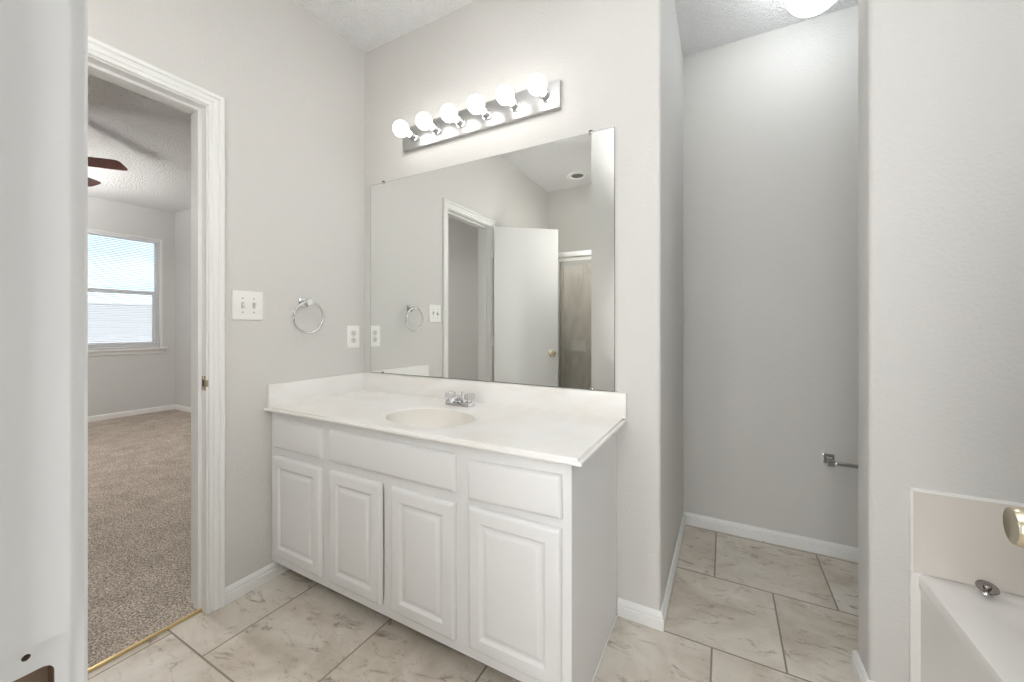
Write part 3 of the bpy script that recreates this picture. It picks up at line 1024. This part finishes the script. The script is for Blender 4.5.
# ================================================================== wall fittings
tr = thing('towel_ring', 'chrome towel ring on the wall between switch and outlet', 'towel ring', (0, -0.378, 1.270))
m_ = MB()
m_.cbox(0.0008, 0.007, -0.402, -0.354, 1.249, 1.291, 0.002)
m_.loops([[(0.007, -0.378 + a * 0.017, 1.270 + c * 0.016) for a, c in ((-1, -1), (1, -1), (1, 1), (-1, 1))],
          [(0.022, -0.378 + a * 0.010, 1.270 + c * 0.010) for a, c in ((-1, -1), (1, -1), (1, 1), (-1, 1))],
          [(0.044, -0.378 + a * 0.010, 1.270 + c * 0.0105) for a, c in ((-1, -1), (1, -1), (1, 1), (-1, 1))],
          [(0.056, -0.378 + a * 0.013, 1.269 + c * 0.012) for a, c in ((-1, -1), (1, -1), (1, 1), (-1, 1))]], True, True)
m_.build('mount', 'chrome', tr, smooth=25)
rr = 0.0755
MB().tube([(0.047 + 0.004 * math.cos(t), -0.378 + rr * math.sin(t), 1.196 + rr * math.cos(t)) for t in [2 * math.pi * k / 56 for k in range(56)]], 0.0052, 12, True).build('ring', 'chrome', tr, smooth=60)

sw = thing('light_switch', 'white two-gang switch plate beside the bedroom doorway', 'switch', (0, -0.633, 1.243))
MB().cbox(0.0005, 0.0075, -0.6955, -0.5705, 1.181, 1.306, 0.003).build('plate', 'plastic', sw)
for y, up in ((-0.656, -1), (-0.610, 1)):
    MB().box(0.0070, 0.0079, y - 0.0052, y + 0.0052, 1.231, 1.256).build('toggle_slot', 'grey_screw', sw, smooth=0)
    g = MB()
    z = 1.2435
    g.loops([[(0.0075, y + a * 0.0042, z + c * 0.009) for a, c in ((-1, -1), (1, -1), (1, 1), (-1, 1))],
             [(0.0205, y + a * 0.0036, z + up * 0.009 + c * 0.005) for a, c in ((-1, -1), (1, -1), (1, 1), (-1, 1))]], True, True)
    g.build('toggle', 'toggle', sw, smooth=0)
    for z in (1.2135, 1.2735):
        MB().lathe([(0.0036, 0), (0.0034, 0.001), (0.0, 0.0014)], (0.0074, y, z), (1, 0, 0), 12).build('screw', 'grey_screw', sw)

ou = thing('electrical_outlet', 'white duplex outlet low on the wall beside the mirror', 'outlet', (0, -0.083, 1.094))
MB().cbox(0.0005, 0.0065, -0.1245, -0.0425, 1.032, 1.156, 0.003).build('plate', 'plastic', ou)
for zc in (1.0740, 1.1140):
    oo = rounded_outline([(-0.0995, zc - 0.0145), (-0.0675, zc - 0.0145), (-0.0675, zc + 0.0145), (-0.0995, zc + 0.0145)], [0.009] * 4, 4)
    rc = MB().loops([[(0.006, y, z) for y, z in oo], [(0.0082, y, z) for y, z in oo]], True, True).build('receptacle', 'toggle', ou)
    g = MB()
    for dy, hh in ((-0.0062, 0.0045), (0.0062, 0.0038)):
        g.box(0.0081, 0.0085, -0.0835 + dy - 0.0011, -0.0835 + dy + 0.0011, zc + 0.001 - hh + 0.003, zc + 0.003 + hh)
    g.lathe([(0.0026, 0.0), (0.0026, 0.0004)], (0.0081, -0.0835, zc - 0.0075), (1, 0, 0), 10)
    g.build('slots', 'slot', rc, smooth=0)
MB().lathe([(0.0034, 0), (0.0032, 0.001), (0.0, 0.0013)], (0.0064, -0.0835, 1.094), (1, 0, 0), 12).build('screw', 'grey_screw', ou)

tp = thing('toilet_paper_holder', 'empty chrome toilet paper holder on the far alcove wall', 'paper holder', (2.36, 0.914, 0.478))
for x in (2.287, 2.445):
    p = MB()
    zc = 0.486
    p.cbox(x - 0.024, x + 0.024, 0.906, 0.9145, zc - 0.024, zc + 0.024, 0.002)
    sq = ((-1, -1), (1, -1), (1, 1), (-1, 1))
    p.loops([[(x + a * 0.017, 0.906, zc + c * 0.017) for a, c in sq], [(x + a * 0.011, 0.885, zc + c * 0.011) for a, c in sq],
             [(x + a * 0.011, 0.860, zc - 0.003 + c * 0.0125) for a, c in sq], [(x + a * 0.015, 0.846, zc - 0.004 + c * 0.0165) for a, c in sq], [(x + a * 0.013, 0.842, zc - 0.004 + c * 0.0145) for a, c in sq]], True, True)
    p.build('post', 'chrome', tp, smooth=25)
MB().lathe([(0.006, -0.004), (0.0075, 0.0), (0.0105, 0.012), (0.0105, 0.07), (0.0092, 0.072), (0.0092, 0.13), (0.007, 0.140), (0.005, 0.144)], (2.298, 0.857, 0.480), (1, 0, 0), 20).build('roller', 'chrome', tp)

# ================================================================== ceiling lights
al = thing('ceiling_light', 'lit white globe light on the alcove ceiling', 'ceiling light', (2.172, 0.52, CEIL))
MB().lathe([(0.0, 0.0), (0.075, 0.0), (0.075, -0.018), (0.062, -0.03), (0.0, -0.03)], (2.172, 0.52, CEIL - 0.001)).build('canopy', 'trim', al)
MB().lathe([(0.055, -0.030)] + [(0.108 * math.sin(t), -0.118 + 0.1 * math.cos(t)) for t in [R(30 + 150 * i / 18) for i in range(19)]], (2.172, 0.52, CEIL)).build('globe', 'alcove_globe', al, smooth=60)


def dome(loc, r, m, label):
    d = thing('fill_dome_light', label, 'ceiling light', loc)
    x, y, z = loc
    MB().lathe([(0.0, -0.001), (r * 1.06, -0.001), (r * 1.06, -0.02), (r, -0.024), (0.0, -0.024)], loc).build('rim', 'trim', d)
    MB().lathe([(r * math.cos(R(90 * i / 12)), -0.024 - 0.45 * r * math.sin(R(90 * i / 12))) for i in range(13)], loc, n=40).build('diffuser', m, d, smooth=60)
    return d


dome((1.95, -2.45, CEIL), 0.17, 'closet_fill', 'added flush dome as unseen fill in the closet behind the near doorway')  # added lamp behind the camera, lights the near jamb

sc_ = thing('fill_wall_sconce', 'added lit sconce as hidden fill on the return wall beside the shower', 'wall lamp', (0.892, -1.88, 1.95))  # added where the mirror misses it, to lift the shower corner
MB().cbox(0.880, 0.8915, -1.92, -1.84, 1.87, 2.03, 0.004).build('back_plate', 'brushed', sc_)
MB().lathe([(0.0, -0.085), (0.026, -0.083), (0.034, -0.075), (0.034, 0.075), (0.026, 0.083), (0.0, 0.085)], (0.850, -1.88, 1.95), n=24).build('shade', 'sconce', sc_)
MB().cyl((0.881, -1.88, 1.95), (0.868, -1.88, 1.95), 0.012).build('arm', 'brushed', sc_)

tl = thing('fill_tube_lamp', 'added upright tube as hidden fill on the wall beside the near doorway', 'wall lamp', (1.24, YM, 1.25))  # added behind the casing to light the vanity from the front
for z in (0.86, 1.60):
    MB().cbox(1.222, 1.258, YM + 0.0005, YM + 0.048, z, z + 0.03, 0.003).build('bracket', 'brushed', tl)
MB().lathe([(0.0, 0.889), (0.020, 0.8895), (0.022, 0.893), (0.022, 1.597), (0.020, 1.6005), (0.0, 1.601)], (1.24, YM + 0.026, 0), n=20).build('tube', 'tube', tl)

rl = thing('recessed_ceiling_light', 'dark unlit recessed lamp in the ceiling above the shower', 'ceiling light', (0.475, -2.36, CEIL))
MB().lathe([(0.062, -0.002), (0.075, -0.010), (0.100, -0.007), (0.105, -0.001)], (0.475, -2.36, CEIL)).build('trim_ring', 'trim', rl)
MB().lathe([(0.0, -0.0045), (0.064, -0.0035)], (0.475, -2.36, CEIL)).build('lens', 'vent_dark', rl)

# ================================================================== shower (seen only in the mirror)
ss = thing('shower_surround', 'beige marble-look shower wall panels behind the glass', 'shower wall', (0.45, -2.66, 0))
w = MB()
w.box(0.001, 0.891, -2.673, -2.662, 0.10, 1.84)
w.box(0.001, 0.012, -2.662, -1.985, 0.10, 1.84)
w.box(0.880, 0.891, -2.662, -1.985, 0.10, 1.84)
w.build('panels', 'shower_marble', ss, smooth=0)
d = MB()
d.cbox(0.30, 0.47, -2.6615, -2.590, 0.865, 0.885, 0.006)
d.cbox(0.30, 0.47, -2.6615, -2.652, 0.885, 0.990, 0.004)
d.build('soap_dish', 'marble', ss)
sb = tag(MB().cbox(0.001, 0.891, -2.661, -1.900, 0.0, 0.10, 0.01).build('shower_pan', 'tub', at=(0.446, -2.28, 0.0)), 'white shower base under the sliding glass doors', 'shower pan')
sd = thing('shower_door', 'sliding glass shower doors under a bright header rail', 'shower door', (0.446, -1.95, 0.10))
MB().cbox(0.001, 0.891, -1.975, -1.922, 1.806, 1.852, 0.004).build('header_rail', 'rail_white', sd)
MB().cbox(0.001, 0.891, -1.972, -1.925, 0.1005, 0.125, 0.004).build('track', 'rail_white', sd)
for x0, x1, y in ((0.004, 0.470, -1.962), (0.430, 0.888, -1.936)):
    g = MB().box(x0 + 0.002, x1 - 0.002, y - 0.0025, y + 0.0025, 0.14, 1.770).build('glass_panel', 'shower_glass', sd, smooth=0)
    fr = MB()
    fr.box(x0, x1, y - 0.008, y + 0.008, 1.766, 1.792).box(x0, x1, y - 0.008, y + 0.008, 0.127, 0.148)
    fr.box(x0, x0 + 0.010, y - 0.008, y + 0.008, 0.148, 1.766).box(x1 - 0.010, x1, y - 0.008, y + 0.008, 0.148, 1.766)
    fr.build('panel_frame', 'rail_white', g, smooth=0)

# ================================================================== bathtub corner
tb = thing('bathtub', 'white built-in bathtub in the right corner, rim against the wall', 'bathtub', (2.69, -0.74, 0))
UX0, UX1, UY0, UY1, UZ = 2.324, 3.078, -1.478, -0.001, 0.432


def trect(i, z, r, n=5, xo=0.0):
    o_ = rounded_outline([(UX0 + i + xo, UY0 + i), (UX1 - i, UY0 + i), (UX1 - i, UY1 - i), (UX0 + i + xo, UY1 - i)], [max(r, 0.001)] * 4, n)
    return [(x, y, z) for x, y in o_]


t = MB()
t.loops([trect(0.004, 0.0, 0.004), trect(0.004, 0.385, 0.004), trect(0.0, 0.395, 0.005), trect(0.0, UZ - 0.010, 0.006), trect(0.002, UZ - 0.003, 0.008), trect(0.008, UZ, 0.012),
         trect(0.125, UZ - 0.002, 0.10), trect(0.138, UZ - 0.010, 0.10), trect(0.155, UZ - 0.06, 0.11), trect(0.185, 0.14, 0.13), trect(0.24, 0.09, 0.12), trect(0.30, 0.08, 0.06)], True, True)
t.build('tub_shell', 'tub', tb, smooth=40)
MB().cbox(2.307, 2.330, -0.0145, -0.0005, 0.0, UZ + 0.004, 0.002).build('wall_flange', 'tub', tb)
pn = thing('tub_wall_panel', 'beige panel with white edges on the wall above the tub', 'wall panel', (2.69, -0.004, 0.4325))
MB().box(2.312, 3.075, -0.0115, -0.0005, 0.4325, 0.671).build('panel', 'surround', pn, smooth=0)
MB().cbox(2.307, 3.075, -0.0145, -0.0004, 0.6705, 0.677, 0.001).cbox(2.307, 2.3125, -0.0145, -0.0004, 0.4325, 0.6705, 0.001).build('edge_trim', 'panel_edge', pn)

st = thing('drain_stopper', 'small chrome drain stopper lying on the tub rim', 'stopper', (2.435, -0.056, UZ))
ax = Vector((-0.06, -0.40, 1.0)).normalized()
o_ = Vector((2.442, -0.056, UZ + 0.006))
MB().lathe([(0.0, -0.004), (0.010, -0.004), (0.013, 0.0), (0.013, 0.007), (0.009, 0.011), (0.007, 0.016), (0.0, 0.016)], o_, ax, 20).build('plug', 'chrome', st)
MB().lathe([(0.0, 0.0165), (0.010, 0.0165), (0.0205, 0.0205), (0.0218, 0.0225), (0.0208, 0.024), (0.016, 0.0225), (0.008, 0.0225), (0.007, 0.027), (0.004, 0.029), (0.0, 0.0295)], o_, ax, 28).build('cap', 'dull_metal', st)

for o in bpy.data.objects:
    if 'base' in o:
        del o['base']
